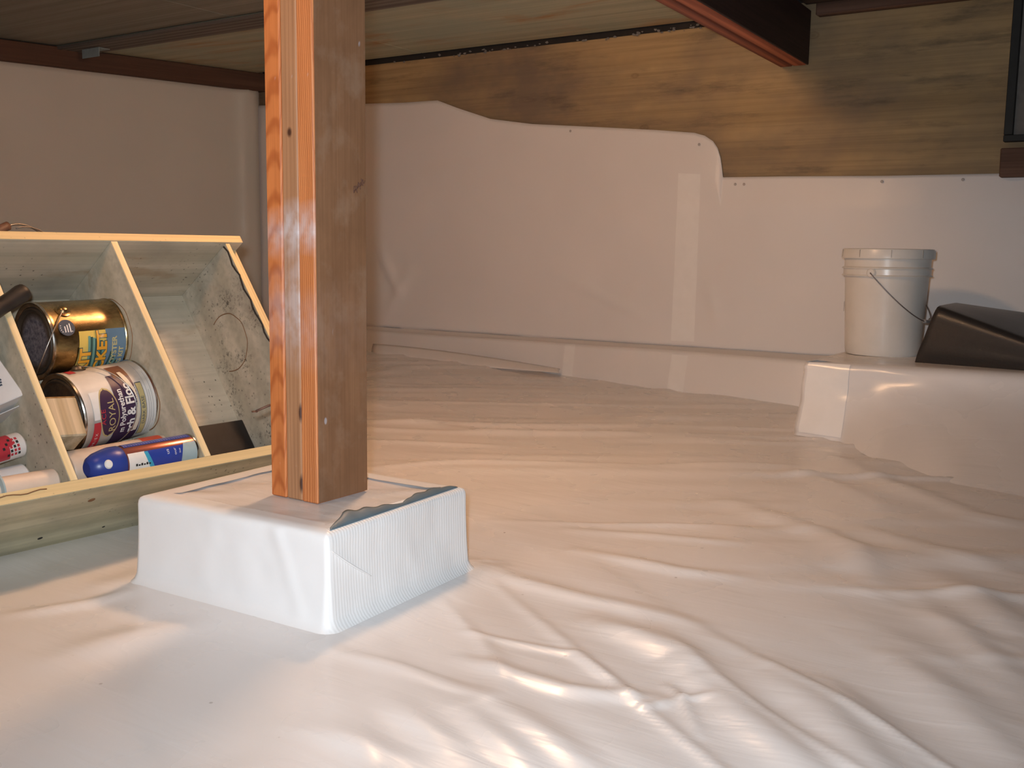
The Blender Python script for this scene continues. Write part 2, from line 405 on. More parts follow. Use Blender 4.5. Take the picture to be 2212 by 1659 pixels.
def post_extra(paint, knots=()):
    def f(t, c):
        for kc, kr in knots:
            c = t.mix(t.sphere_mask(kc, kr, .6), c, (.07, .028, .016))
        # white overspray with its own ragged shape, at the same height on all three boards
        rag = t.noise(t.mapping((1, 1, .6)), 60, 4)
        for cz, rz, am in paint:
            msk = t.sphere_mask((.05, .0, cz), (.11, .30, rz), .95)
            msk = t.math('MULTIPLY', msk, t.ramp(rag, [(.35, .35), (.6, 1.0)]))
            c = t.mix(t.math('MULTIPLY', msk, am), c, (.60, .57, .60))
        # little paint spots
        sp = t.ramp(t.voro(t.mapping((1, 1, .55)), 26), [(.075, 1.0), (.11, 0.0)])
        gt = t.ramp(t.noise(t.mapping(), 17, 1), [(.56, 0.0), (.60, 1.0)])
        c = t.mix(t.math('MULTIPLY', t.math('MULTIPLY', sp, gt), .55), c, (.50, .50, .55))
        return c
    return f
B1 = fir('post_board_warm', (.33, .075, .017), (.60, .205, .062), .0048, 3.0, post_extra([(.46, .05, .55), (.33, .09, .35)]), .6, 0.3, tilt=(4.5, .022, -.05, 0)).m
B2 = fir('post_board_mid', (.24, .105, .045), (.43, .225, .115), .009, 4, post_extra([(.47, .055, .95), (.34, .13, .6)], [((.019, 0, .628), (.007, .03, .010)), ((.036, 0, .155), (.006, .03, .02)), ((.036, 0, .03), (.006, .03, .02))]), .35, 1.7).m
B3 = fir('post_board_right', (.35, .09, .024), (.60, .235, .085), .0044, 3.0, post_extra([(.47, .05, .75), (.30, .08, .25)]), .7, 2.9, tilt=(2.0, -.004, .02, 1.2)).m
for k, (x0, x1, m) in enumerate(((0, .0375, B1), (.0383, .0757, B2), (.0766, .114, B3))):
    b = box('board', 0, x1-x0, 0, .126, 0, PH, m, post, bev=.0025)
    b.location = (x0, (0, .0012, -.0006)[k], 0)
# the broad face of the outer board is browner: a weathered face is laid as a thin veneer on it
def face_extra(t, c):
    c = t.mix(t.ramp(t.noise(t.mapping((1, 1, .6), loc=(2, 1, .4)), 9, 5, .6), [(.38, 0.0), (.66, .6)]), c, (.15, .072, .035))
    c = t.mix(t.ramp(t.noise(t.mapping((1, 1, .8), loc=(5, 2, .7)), 14, 5, .6), [(.52, 0.0), (.68, .35)]), c, (.33, .22, .15))
    return post_extra([(.30, .12, .10)])(t, c)
FACE = fir('post_face_brown', (.16, .070, .032), (.30, .155, .080), .011, 5, face_extra, .3, 4.1, .6).m
box('weathered_face', .1142, .1152, .003, .125, .002, PH, FACE, post, bev=0)
# pencil scribble on that face
M_ink = plain('pencil_mark', (.12, .05, .03), .7)
sc_pts = [Vector((.1156, .094+.004*math.sin(k*1.9)+.0012*k, .535+.006*math.sin(k*2.7)+.0009*k)) for k in range(22)]
tube('pencil_mark', smoothpath(sc_pts, 5), .0006, M_ink, post, 5)
tube('nail', [(-.001, .03, .165), (-.012, .006, .158), (-.022, -.012, .150)], .0022, plain('rusty_nail', (.16, .085, .06), .6, .6), post, 8)
lathe('nail_head', [(.0, .0), (.0055, .0), (.0055, .0018), (.0, .0018)], bpy.data.materials['rusty_nail'], post, 12).location = (-.0235, -.0135, .1485)

# ---- footing wrapped in white sheet
FX0, FX1, FY0, FY1 = -1.538, -1.094, 1.106, 1.494
foot = empty('wrapped_footing', loc=((FX0+FX1)/2, (FY0+FY1)/2, 0)); foot.rotation_euler = (0, 0, math.radians(2.6)); tag(foot, 'square footing wrapped in bright white plastic sheet under the post', 'footing')
fx, fy = foot.location.x, foot.location.y
hw, hd = (FX1-FX0)/2, (FY1-FY0)/2
def rrect(off, side, u):
    """point and outward normal on a rounded rectangle grown by off; side 0 front,1 right,2 back,3 left; u 0..1 from corner middle to corner middle"""
    r = max(.0015, .009+off); a, b = hw+off, hd+off
    L = ((2*a, 2*b)[side % 2])-2*r; q = math.pi/4*r; tot = L+2*q; d = u*tot
    if d < q: th = -math.pi/4+d/r if r > 0 else 0; px, py = -L/2+r*math.sin(th), r*math.cos(th)-r; nx_, ny_ = math.sin(th), math.cos(th)
    elif d > q+L: th = (d-q-L)/r; px, py = L/2+r*math.sin(th), r*math.cos(th)-r; nx_, ny_ = math.sin(th), math.cos(th)
    else: px, py, nx_, ny_ = -L/2+d-q, 0, 0, 1
    h = (b, a)[side % 2]
    # local frame: px along side, py outward
    ex, ey = ((1, 0), (0, 1), (-1, 0), (0, -1))[side]; ox, oy = ((0, -1), (1, 0), (0, 1), (-1, 0))[side]
    return np.array((ex*px+ox*(h+py), ey*px+oy*(h+py)))
def side_face(name, side, mat, nu=90, lip=.040, lift=0.0, seed=0):
    prof = [(.034, -.004), (.018, .002), (.010, .009)] + [(.007*(1-k/14)**2, .009+k*(ZF-.024)/14) for k in range(1, 15)] + [(-.0012, ZF-.008), (-.004, ZF-.003), (-.009, ZF-.0002), (-.015, ZF+.0012)]
    prof += [(-.015-lip*k/6, ZF+.0022) for k in range(1, 7)]
    P = np.zeros((nu, len(prof), 3)); us = np.concatenate([np.linspace(0, .04, 8)[:-1], np.linspace(.04, .96, nu-14), np.linspace(.96, 1, 8)[1:]])
    for i, u in enumerate(us):
        mid = math.sin(math.pi*u)
        for j, (off, z) in enumerate(prof):
            o_ = off
            if 2 < j < 18:
                o_ += (.0045*float(fbm(np.array(u*4+seed), np.array(z*12), seed, 3))-.004*math.sin(math.pi*z/ZF))*mid**.5
                # slack folds running down towards the near corner
                o_ += .0035*math.exp(-((u-.80-.9*(.10-z))/.035)**2)*mid*(side == 0)
            zz = z
            if j >= 21:
                q = (j-20)/6.0
                wv = (1.5*math.exp(-((u-.20)/.10)**2)*(1-.3*math.sin(u*40))+.85*math.exp(-((u-.62)/.13)**2)+.7*math.exp(-((u-.88)/.07)**2))*min(1, u*14)*min(1, (1-u)*14)
                zz += lift*q*q*wv; o_ += .35*lip*q*max(0, math.sin(u*14+2+seed))*mid*(1 if lift else .3)
            p = rrect(o_, side, u); P[i, j] = (p[0], p[1], zz)
    return grid(name, P, mat, foot)
side_face('front_sheet', 0, M_wrap, seed=31, lip=.03)
side_face('side_sheet', 1, M_wrap_rib, seed=35, lip=.020, lift=.0025)
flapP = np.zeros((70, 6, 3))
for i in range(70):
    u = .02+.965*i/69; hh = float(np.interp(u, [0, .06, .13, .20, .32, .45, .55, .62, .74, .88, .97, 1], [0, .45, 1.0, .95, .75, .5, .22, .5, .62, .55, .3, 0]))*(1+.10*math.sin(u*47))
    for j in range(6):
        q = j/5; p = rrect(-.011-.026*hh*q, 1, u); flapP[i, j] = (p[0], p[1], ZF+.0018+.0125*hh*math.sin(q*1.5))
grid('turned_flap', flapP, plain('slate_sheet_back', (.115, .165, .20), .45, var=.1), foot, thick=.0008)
side_face('back_sheet', 2, M_wrap, seed=37)
side_face('left_sheet', 3, M_wrap, seed=39)
gx = np.linspace(-hw+.010, hw-.010, 60); gy = np.linspace(-hd+.010, hd-.010, 60); GX, GY = np.meshgrid(gx, gy, indexing='ij')
GZ = ZF-.0018+.0030*vnoise(GX*9+GY*4, GY*26-GX*14, 61)+.002*vnoise(GX*20, GY*20, 62)
nearpost = np.exp(-(np.maximum(0, np.maximum(np.abs(GX+fx+1.289)-.057, np.abs(GY+fy-1.307)-.063))/.03)**2)
GZ = GZ*(1-nearpost)+(ZF-.0012)*nearpost
grid('top_sheet', np.stack([GX, GY, GZ], -1), M_floor, foot)
box('concrete_core', -hw+.012, hw-.012, -hd+.012, hd-.012, 0, ZF-.008, M_conc, foot, bev=.004)
# folded crease lying across the ribbed side
cp = [Vector((hw+.0045, -hd+.004, .132)), Vector((hw+.004, -hd+.05, .098)), Vector((hw+.004, -hd+.10, .066))]
tube('fold_crease', smoothpath(cp, 8), [.0005+.0012*math.sin(math.pi*k/16) for k in range(17)], M_wrap, foot, 8)

# ---- sheet on the back wall with the low ledge it covers
topc = [(560, 228), (790, 224), (870, 222), (925, 218), (945, 217), (990, 234), (1060, 257), (1150, 268), (1300, 275), (1420, 281), (1500, 287), (1522, 293), (1540, 305), (1550, 320), (1556, 340), (1559, 362), (1561, 383), (1700, 381), (1900, 380), (2212, 378)]
tp = [ony(x, y, YW-.012) for x, y in topc]
tx = np.array([p.x for p in tp]); tz = np.array([p.z for p in tp]); tx[-1] = .5
tx = np.maximum.accumulate(tx+np.arange(len(tx))*1e-5)
xs2 = np.unique(np.concatenate([np.linspace(-4.66, 1.5, 300), np.linspace(-1.93, -1.76, 60)]))
n1, n2 = 60, 26
P = np.zeros((len(xs2), n1+n2, 3))
ztop = np.interp(xs2, tx, tz)
zcr = np.interp(xs2, [-4.6, -3.8, -1.37, -1.0, 1.5], [.155, .16, .172, .178, .18])
yl = np.interp(xs2, [-4.6, -3.8, -2.5, -1.9, -1.3, -1.0, 1.5], [4.16, 4.16, 4.12, 4.04, 3.93, 3.92, 3.9])
zl = np.interp(xs2, [-4.6, -3.8, -2.5, -1.3, 1.5], [.130, .140, .155, .178, .18])
yb = np.interp(xs2, [-4.6, -3.8, -2.9, -2.5, -1.26, 1.5], [4.02, 4.05, 4.13, 4.10, 3.89, 3.86])
zb = np.interp(xs2, [-4.6, -3.4, -2.6, -1.26], [.015, .010, -.03, -.04])
def wallwob(xs2, z):
    wob = .010*fbm(xs2*1.3, z*1.6, 71, 3)+.003*vnoise(xs2*6+z*4, z*5-xs2*2, 75)
    # slanting slack lines
    for (ax, ay), (bx, by), hh, ww in (((1190, 585), (1440, 705), .010, .022), ((815, 520), (880, 660), .012, .03), ((830, 700), (900, 560), .010, .03), ((1560, 720), (1530, 600), .006, .03)):
        a = ony(ax, ay, YW-.01); b = ony(bx, by, YW-.01); dx, dz = b.x-a.x, b.z-a.z
        tt = np.clip(((xs2-a.x)*dx+(z-a.z)*dz)/(dx*dx+dz*dz), 0, 1); dd = np.hypot(xs2-a.x-tt*dx, z-a.z-tt*dz)
        wob = wob+hh*np.exp(-(dd/ww)**2)*np.sin(np.pi*tt)
    return wob
for j in range(n1):
    t = j/(n1-1); z = ztop*(1-t)+zcr*t; wob = wallwob(xs2, z); edge = min(1, t*6)
    P[:, j, 0] = xs2; P[:, j, 1] = YW-.010-.006*(1-edge)*0-np.maximum(0, .012+wob)*edge; P[:, j, 2] = z
for j in range(n2):
    t = j/(n2-1)
    # quarter-round shoulder then slack face down to the floor
    if t < .45:
        q = t/.45; y = (YW-.02)*(1-q)+yl*q; z = zcr*(1-q)+zl*q - .006*math.sin(math.pi*q)
        y = y-.0*q
    else:
        q = (t-.45)/.55; qq = q
        y = yl-.012*np.sin(np.pi*min(1, q*1.2)/1.2)*1.0-(yl-yb)*(q**1.6); z = zl-.010*0-(zl-zb)*(q**.85)
    wob = .008*fbm(xs2*2.2, np.full_like(xs2, t*3), 81, 3)
    P[:, n1+j, 0] = xs2; P[:, n1+j, 1] = y+wob*(1 if t > .2 else 0); P[:, n1+j, 2] = z+wob*.3
bs = grid('back_wall_sheet', P, M_wall, thick=.002); tag(bs, 'white plastic sheet on the back wall with stepped top edge below plywood', 'plastic sheet')
def decal(name, corners, mat, parent, off=.004, n=10, bow=0.0):
    """thin rectangular strip on a plane: corners a,b,c,d counter-clockwise"""
    a, b, c, d = [Vector(q) for q in corners]; nrm = (b-a).cross(d-a).normalized()
    if nrm.dot(CAM-a) < 0: nrm = -nrm
    Q = np.zeros((n, n, 3))
    for i in range(n):
        for j in range(n):
            u, v = i/(n-1), j/(n-1); p = (a*(1-u)+b*u)*(1-v)+(d*(1-u)+c*u)*v+nrm*(off+bow*math.sin(math.pi*v)*math.sin(math.pi*u)); Q[i, j] = p
    return grid(name, Q, mat, parent, thick=.0012)
yt = YW-.030
tq = [ony(1464, 374, yt), ony(1512, 376, yt), ony(1499, 738, yt), ony(1449, 736, yt)]; Q = np.zeros((8, 60, 3))
for i in range(8):
    for j in range(60):
        p = L_ = (tq[0]*(1-i/7)+tq[1]*(i/7))*(1-j/59)+(tq[3]*(1-i/7)+tq[2]*(i/7))*(j/59)
        Q[i, j] = (p.x, YW-.010-max(0, .012+float(wallwob(np.array(p.x), np.array(p.z))))-.0022, p.z)
grid('tape_strip', Q, M_tape, bs)
for (xa, xb), (ja, jb_) in (((ony(1436, 800, 3.97).x, ony(1474, 800, 3.97).x), (n1+12, n1+n2-1)), ((ony(1217, 780, 4.10).x, ony(1241, 780, 4.10).x), (n1+8, n1+n2-1))):
    jj = np.arange(ja, jb_); Q = np.zeros((8, len(jj), 3))
    for i in range(8):
        x = xa+(xb-xa)*i/7
        for k, j in enumerate(jj): Q[i, k] = (x, np.interp(x, xs2, P[:, j, 1])-.0022, np.interp(x, xs2, P[:, j, 2])+.001)
    grid('tape_strip', Q, M_tape, bs)
# loose lap of the sheet above the floor, left of the patch
lap = np.zeros((40, 8, 3))
for i in range(40):
    t = i/39; a = ony(806+(1210-806)*t, 743+(797-743)*t**1.3, 4.05); b = ony(806+(1210-806)*t, 775+(806-775)*t, 3.98)
    for j in range(8):
        q = j/7; lap[i, j] = a*(1-q)+b*q+Vector((0, -.012*math.sin(math.pi*q), 0))
grid('lap_edge', lap, M_wall, bs, thick=.0015)
# fasteners through the sheet
M_btn = plain('fastener', (.50, .45, .42), .5)
for k, (x, y) in enumerate(((1232, 283), (1510, 312), (1588, 398), (1607, 398), (1905, 392), (2080, 388))):
    p = ony(x, y, YW-.022); f = lathe('fastener', [(0, .002), (.004, .002), (.006, 0)], M_btn, bs, 12); f.location = p; f.rotation_euler = (math.pi/2, 0, 0)

# ---- sheet on the left wall
nx, nz = 120, 50; P = np.zeros((nx, nz, 3)); lx = np.linspace(-4.1, -.03, nx)
for j in range(nz):
    z = .02+(1.475-.02)*j/(nz-1)
    fold = .035*np.exp(-((lx+.10)/.035)**2)+.02*np.exp(-((lx+.03)/.03)**2)
    P[:, j, 0] = lx; P[:, j, 1] = .006+.018*np.abs(fbm(lx*.9, np.full(nx, z*1.2), 91, 3))+.005*vnoise(lx*5, np.full(nx, z*2), 95)+fold*(1-.15*j/nz); P[:, j, 2] = z
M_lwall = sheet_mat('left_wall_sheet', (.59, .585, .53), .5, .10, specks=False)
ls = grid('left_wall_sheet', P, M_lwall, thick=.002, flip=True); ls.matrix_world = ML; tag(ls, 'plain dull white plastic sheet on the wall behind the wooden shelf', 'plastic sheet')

# ---- wide wrapped ledge at the right that carries the bucket
ns = 220; s_all = np.linspace(0, 1, ns)
# plan path: along the left side face (back to front), round the corner, along the front
LX, LYF = -1.077, 3.335
def plan(s):
    L1 = .62; L2 = 2.4; r = .025; d = s*(L1+L2)
    if d < L1: return Vector((LX, LYF+L1-d, 0)), Vector((-1, 0, 0))
    d -= L1; return Vector((LX+d, LYF, 0)), Vector((0, -1, 0))
prof_n = 34; P = np.zeros((ns, prof_n, 3))
for i, s in enumerate(s_all):
    c, nr = plan(s)
    wcorner = math.exp(-((s-.62/3.02)/.006)**2)
    nr2 = nr if wcorner < .05 else (nr+Vector((-.5, -.5, 0))*wcorner).normalized()
    flare = 0.0 if nr.y > -.5 else float(np.interp(c.x, [-1.08, -.92, -.75, -.5, -.3, 1.4], [.03, .06, .30, .50, .53, .55]))
    zt_ = .241 if nr.y < -.5 else .241-.0*(c.y-LYF)
    if nr.y < -.5: zt_ = float(np.interp(c.x, [-1.08, -.42, 1.4], [.241, .252, .255]))
    for j in range(prof_n):
        t = j/(prof_n-1)
        if t < .62:                                   # face, bottom to top
            q = t/.62; z = -.004+(zt_-.012+.004)*q
            f = flare*max(0, (1-q*1.0))**1.9
            w_ = .010*float(fbm(np.array(c.x*4+q*1.5), np.array(q*2.2+c.x*2), 101, 3))+.004*float(vnoise(np.array(c.x*14), np.array(q*6), 105))
            off = f+w_*(1 if .05 < q < .95 else .3)
        else:
            q = (t-.62)/.38; z = zt_-.010*(1-min(1, q*6))**2+.002*0; off = -.012*min(1, q*4)-.9*q**1.5*(1 if nr.y < -.5 else .0)
            if nr.y > -.5: off = -.012*min(1, q*4)-.07*q
            if off < -.62: z -= .055*min(1, (-.62-off)/.2)
        p = c+nr2*off; P[i, j] = (p.x, min(p.y, YW-.03), z)
le = grid('wrapped_ledge', P, M_ledge, flip=True); tag(le, 'broad white sheet-wrapped ledge at the right carrying the bucket', 'ledge')
bm = bmesh.new(); box_bm(bm, LX+.02, 1.4, LYF+.03, YW-.06, 0, .17, .01); frombm('concrete_core', bm, M_conc, le)
fr = [i for i in range(ns) if P[i, 25, 1] > P[i, 10, 1] and plan(s_all[i])[1].y < -.5 and LX+.004 < plan(s_all[i])[0].x < LX+.165]
Q = P[fr][:, 1:22].copy(); Q[:, :, 1] -= .0022; Q[:, :, 2] += .0008; grid('tape_strip', Q, M_tape, le, flip=True)

# ================================================================== LAMP (hung beside the beam, above the frame)
def work_lamp(pos, power, label):
    L = empty('hanging_lamp', loc=pos); tag(L, label, 'lamp')
    t = NT('bulb_glow'); e = t.b.inputs['Emission Color']; e.default_value = (*LAMP_COL, 1); t.b.inputs['Emission Strength'].default_value = 3.0
    pt = bpy.data.lights.new('globe_light', 'POINT'); pt.energy = power; pt.color = LAMP_COL; pt.shadow_soft_size = .080; pt.use_soft_falloff = False
    po = bpy.data.objects.new('globe_light', pt); COL.objects.link(po); po.parent = L
    t.base((.9, .85, .8))
    prof = [(.045*math.sin(math.pi*k/18), -.045*math.cos(math.pi*k/18)) for k in range(16)]+[(.015, .055), (.015, .082)]
    lathe('bulb', prof, t.m, L, 20)
    lathe('socket', [(0, .112), (.020, .112), (.022, .106), (.022, .084), (.017, .080), (0, .080)], plain('socket_black', (.03, .03, .03), .5), L, 24)
    tube('cord', [(0, 0, .112), (0, 0, .130)], .004, bpy.data.materials['socket_black'], L, 8)
work_lamp(LAMP_POS, LAMP_POWER, 'frosted warm globe bulb hung beside the timber beam, beyond the post')
work_lamp(LAMP2_POS, LAMP2_POWER, 'frosted warm globe bulb hung beside the timber beam, on the near side of the post')

# ================================================================== SHELF UNIT lying tilted on its side
AZ, AT = .064, .629
E1 = Vector((math.sin(AZ), math.cos(AZ), 0)); HN = Vector((math.cos(AZ), -math.sin(AZ), 0))
NN = HN*math.cos(AT)+Vector((0, 0, math.sin(AT))); E2 = NN.cross(E1)*-1
if E2.z < 0: E2 = -E2
CP = Vector((-1.886, 1.079, .002))
MC = Matrix(((E1.x, NN.x, E2.x, CP.x), (E1.y, NN.y, E2.y, CP.y), (E1.z, NN.z, E2.z, CP.z), (0, 0, 0, 1)))   # local u (length), v (out of the opening), w (across)
DEP, WID, BK = .268, .55, .043
def crate_extra(stain, spots, green):
    def f(t, c):
        v = t.mapping()
        g = t.ramp(t.noise(v, 5, 5, .6), [(.40, 0.0), (.68, stain)]); c = t.mix(g, c, (.26, .245, .20))
        sp = t.ramp(t.voro(v, 75), [(.10, 1.0), (.20, 0.0)]); gate = t.ramp(t.noise(v, 6, 3), [(.50, 0.0), (.62, 1.0)])
        c = t.mix(t.math('MULTIPLY', t.math('MULTIPLY', sp, gate), spots), c, (.045, .04, .035))
        st = t.ramp(t.noise(t.mapping((1.5, 4, 4)), 3, 4, .6), [(.60, 0.0), (.70, .45)]); c = t.mix(st, c, (.30, .19, .09))
        return c
    return f
def mould_extra(t, c):
    v = t.mapping(); c = crate_extra(.6, .6, 0)(t, c)
    sp = t.ramp(t.noise(v, 150, 3, .7), [(.52, 0.0), (.60, 1.0)]); gate = t.ramp(t.noise(t.mapping(loc=(.3, .1, .25)), 11, 4, .6), [(.50, 0.0), (.64, 1.0)])
    c = t.mix(t.math('MULTIPLY', t.math('MULTIPLY', sp, gate), .9), c, (.03, .028, .025))
    return t.mix(t.ramp(t.noise(t.mapping(loc=(1, 2, 3)), 7, 4), [(.54, 0.0), (.68, .5)]), c, (.27, .215, .16))
PAINT = wood('old_cream_paint', (.46, .415, .315), (.57, .52, .41), 'X', .6, .62, 12, extra=crate_extra(.55, .8, 0), bump=.05).m
PAINTG = wood('old_grey_green_paint', (.47, .435, .29), (.58, .54, .38), 'X', .6, .62, 12, extra=crate_extra(.7, .9, 0), bump=.05).m
EDGE = wood('raw_board_edge', (.68, .53, .28), (.86, .71, .43), 'X', .7, .65, 20, bump=.1, extra=lambda t, c: t.mix(t.math('MULTIPLY', t.ramp(t.voro(t.mapping(), 60), [(.05, 1.0), (.12, 0.0)]), .35), c, (.2, .15, .1))).m
EDGE_W = wood('raw_board_edge_across', (.68, .53, .28), (.86, .71, .43), 'Z', .7, .65, 20, bump=.1).m
crate = empty('shelf_unit', MC); tag(crate, 'old cream painted wooden shelf unit tipped over on the floor, holding paint cans', 'shelf')
UL, UR = -.32, .590
def board(name, u0, u1, v0, v1, w0, w1, m, edge_m, ed='v'):
    b = box(name, u0, u1, v0, v1-.0012, w0, w1, m, crate, bev=.0012, jit=.0006)
    e = box('edge_strip', u0+.0004, u1-.0004, v1-.0012, v1+.0006, w0+.0004, w1-.0004, edge_m, b, bev=.0004)
    return b
board('side_board', UL-.02, .66, .0, DEP, -.011, .011, PAINTG, EDGE)
board('side_board', UL-.02, .64, .02, DEP+.001, WID-.004, WID+.016, PAINT, EDGE)
board('divider', .002, .0165, BK, DEP-.001, .011, WID-.004, PAINT, EDGE_W)
board('divider', .290, .3055, BK, DEP-.001, .011, WID-.004, PAINT, EDGE_W)
board('end_board', UL-.016, UL, BK, DEP-.001, .011, WID-.004, PAINT, EDGE_W)
PAINTM = wood('mouldy_cream_paint', (.44, .40, .31), (.55, .50, .40), 'X', .6, .62, 12, extra=mould_extra, bump=.05).m
board('end_board', UR, UR+.012, BK-.02, DEP-.003, .011, WID-.004, PAINTM, EDGE_W)
board('end_cleat', UR+.0135, UR+.046, BK-.01, DEP-.030, .011, WID-.004, EDGE_W, EDGE_W)
box('back_board', UL-.016, UR+.01, BK-.013, BK-.0005, .011, WID-.004, PAINT, crate, bev=.001)
# dark split along the end board and rust rings where cans once stood
M_dark = plain('dark_gap', (.02, .017, .015), .9)
gp = [Vector((UR-.0012, DEP-.006-.004*math.sin(k*1.7)-.003*random.random(), .02+k*.0174)) for k in range(31)]
tube('split_line', gp, .0022, M_dark, crate, 5)
M_rust = plain('rust_ring', (.23, .115, .05), .8)
def ring(u, cv, cw, r, a0, a1, side=-1, wd=.0014):
    pts = [Vector((u+side*.0003, cv+r*math.cos(a)+.001*math.sin(a*9), cw+r*math.sin(a))) for a in np.linspace(a0, a1, 40)]
    return tube('rust_ring', pts, wd, M_rust, crate, 4)
ring(.290, .150, .205, .058, -2.6, 1.0); ring(.290, .135, .385, .082, -1.4, 1.2, wd=.001); ring(UR, .130, .35, .070, -2.2, 1.9, wd=.0012)
tube('scratch', [(-.13+.012*k, DEP+.0007, .003+.002*math.sin(k*1.3)) for k in range(8)], .0013, M_rust, crate, 5)
def nailspot(u, v, w_, r, m):
    f = lathe('nail_hole', [(0, .0006), (r, .0006), (r, 0)], m, crate, 12); f.location = (u, v, w_); f.rotation_euler = (math.pi, 0, 0) if w_ < 0 else (0, 0, 0)
nailspot(.02, .06, -.0112, .005, M_dark); nailspot(.06, .21, -.0112, .007, M_rust); nailspot(.16, .045, -.0112, .003, M_dark)

# ------------------------------------------------------------------ lettering helpers
def text_mesh(s, size, bold=0.0):
    cu = bpy.data.curves.new('t', 'FONT'); cu.body = s; cu.size = size; cu.align_x = 'CENTER'; cu.align_y = 'CENTER'; cu.resolution_u = 3; cu.offset = bold
    ob = bpy.data.objects.new('t', cu); COL.objects.link(ob)
    dg = bpy.context.evaluated_depsgraph_get(); me = bpy.data.meshes.new_from_object(ob.evaluated_get(dg))
    bpy.data.objects.remove(ob); bpy.data.curves.remove(cu); return me
def wrap_text(name, s, size, R, phi, z, mat, parent, sx=1.0, bold=0.0, off=.0010, rot=0.0):
    """print s on a cylinder of radius R (axis z): baseline runs round the can, letter tops towards +z"""
    me = text_mesh(s, size, bold); bm = bmesh.new(); bm.from_mesh(me); bpy.data.meshes.remove(me)
    for v in bm.verts: v.co.x *= sx
    if rot:
        bmesh.ops.rotate(bm, verts=bm.verts, cent=(0, 0, 0), matrix=Matrix.Rotation(rot, 3, 'Z'))
    if bm.verts:
        x0 = min(v.co.x for v in bm.verts); x1 = max(v.co.x for v in bm.verts); c = x0+.006
        while c < x1:
            bmesh.ops.bisect_plane(bm, geom=bm.verts[:]+bm.edges[:]+bm.faces[:], plane_co=(c, 0, 0), plane_no=(1, 0, 0)); c += .006
    for v in bm.verts:
        a = phi+v.co.x/R; zz = z+v.co.y; v.co = Vector(((R+off)*math.cos(a), (R+off)*math.sin(a), zz))
    me = bpy.data.meshes.new(name); bm.to_mesh(me); bm.free(); me.materials.append(mat)
    o = bpy.data.objects.new(name, me); COL.objects.link(o); o.parent = parent; return o
def patch(name, R, p0, p1, z0, z1, mat, parent, off=.0006, fn=None, n=24, m=6):
    """printed area wrapped on the can; fn(u) -> (z0,z1) gives a shaped outline"""
    Q = np.zeros((n, m, 3))
    for i in range(n):
        u = i/(n-1); a = p0+(p1-p0)*u; za, zb_ = (z0, z1) if fn is None else fn(u)
        for j in range(m):
            z = za+(zb_-za)*j/(m-1); Q[i, j] = ((R+off)*math.cos(a), (R+off)*math.sin(a), z)
    return grid(name, Q, mat, parent)
RAD = math.radians
def can_matrix(base_uvw, axis_uvw, face_deg):
    """world matrix: z along the axis (base to lid), x turned face_deg from the opening direction towards w"""
    z = (MC.to_3x3() @ Vector(axis_uvw)).normalized(); xr = MC.to_3x3() @ Vector((0, math.cos(RAD(face_deg)), math.sin(RAD(face_deg))))
    x = (xr-z*xr.dot(z)).normalized(); y = z.cross(x); p = MC @ Vector(base_uvw)
    return Matrix(((x.x, y.x, z.x, p.x), (x.y, y.y, z.y, p.y), (x.z, y.z, z.z, p.z), (0, 0, 0, 1)))
def can_body(name, M, R, H, body_m, lid_m, rim_m, label, cat='paint can'):
    c = empty(name, M); tag(c, label, cat)
    lathe('body', [(0, .004), (R-.004, .004), (R-.002, 0), (R+.0012, .0005), (R+.0012, .004), (R, .006), (R, H-.012), (R+.001, H-.010), (R+.001, H-.004)], body_m, c, 64)
    rim = lathe('rim', [(R+.001, H-.004), (R+.0018, H-.001), (R, H+.0015), (R-.005, H+.001), (R-.009, H-.001), (R-.010, H-.004)], rim_m, c, 64)
    lathe('lid', [(R-.010, H-.004), (R-.011, H+.001), (R-.014, H+.002), (R-.017, H-.002), (R-.020, H-.004), (0, H-.0035)], lid_m, c, 64)
    return c
def ear(c, R, phi, z, mat):
    e = lathe('bail_ear', [(.016, -.001), (.0165, .0008), (.013, .002), (.0115, .0028), (.009, .0075), (.006, .0095), (0, .010)], mat, c, 28)
    e.matrix_local = Matrix.Translation(((R)*math.cos(phi), (R)*math.sin(phi), z)) @ Vector((0, 0, 1)).rotation_difference(Vector((math.cos(phi), math.sin(phi), 0))).to_matrix().to_4x4()
    return e
def bail(c, R, phi, z, drop, tilt, mat, wire=.0012):
    d = Vector((math.cos(phi), math.sin(phi), 0)); side = Vector((-math.sin(phi), math.cos(phi), 0))
    m = (side*math.cos(tilt)+Vector((0, 0, 1))*math.sin(tilt))
    pts = [d*((R+.007)*math.cos(t))+m*(drop*math.sin(t))+Vector((0, 0, z)) for t in np.linspace(0, math.pi, 49)]
    return tube('bail_handle', pts, wire, mat, c, 8)

# ---- dark gold can with the yellow label
R1, H1 = .080, .168
def oldmetal(name, c1, c2, rough, bump=.1):
    t = NT(name); v = t.mapping(); n = t.noise(t.mapping((1, 1, .5)), 22, 5, .65)
    t.base(t.ramp(n, [(.35, c1), (.62, c2)])); t.set(rough=t.ramp(n, [(.3, rough*1.6), (.7, rough)]), metal=1.0); t.bump(n, bump, .002); return t.m
M_gold = oldmetal('aged_gold_tin', (.16, .115, .06), (.56, .42, .21), .22)
M_lidd = oldmetal('dull_dark_tin', (.075, .066, .058), (.21, .185, .155), .38)
def lid_blue():
    t = NT('stained_lid'); v = t.mapping(); r = t.sphere_mask((0, 0, H1), (.058, .058, .05), .25)
    n = t.noise(v, 110, 5, .7); sc = t.ramp(n, [(.35, (.05, .055, .085)), (.65, (.20, .20, .235))])
    t.base(t.mix(r, (.10, .085, .07), sc)); t.set(rough=.5, metal=t.math('SUBTRACT', .85, t.math('MULTIPLY', r, .55))); return t.m
M_rim = oldmetal('bright_tin_rim', (.30, .28, .25), (.62, .60, .56), .18)
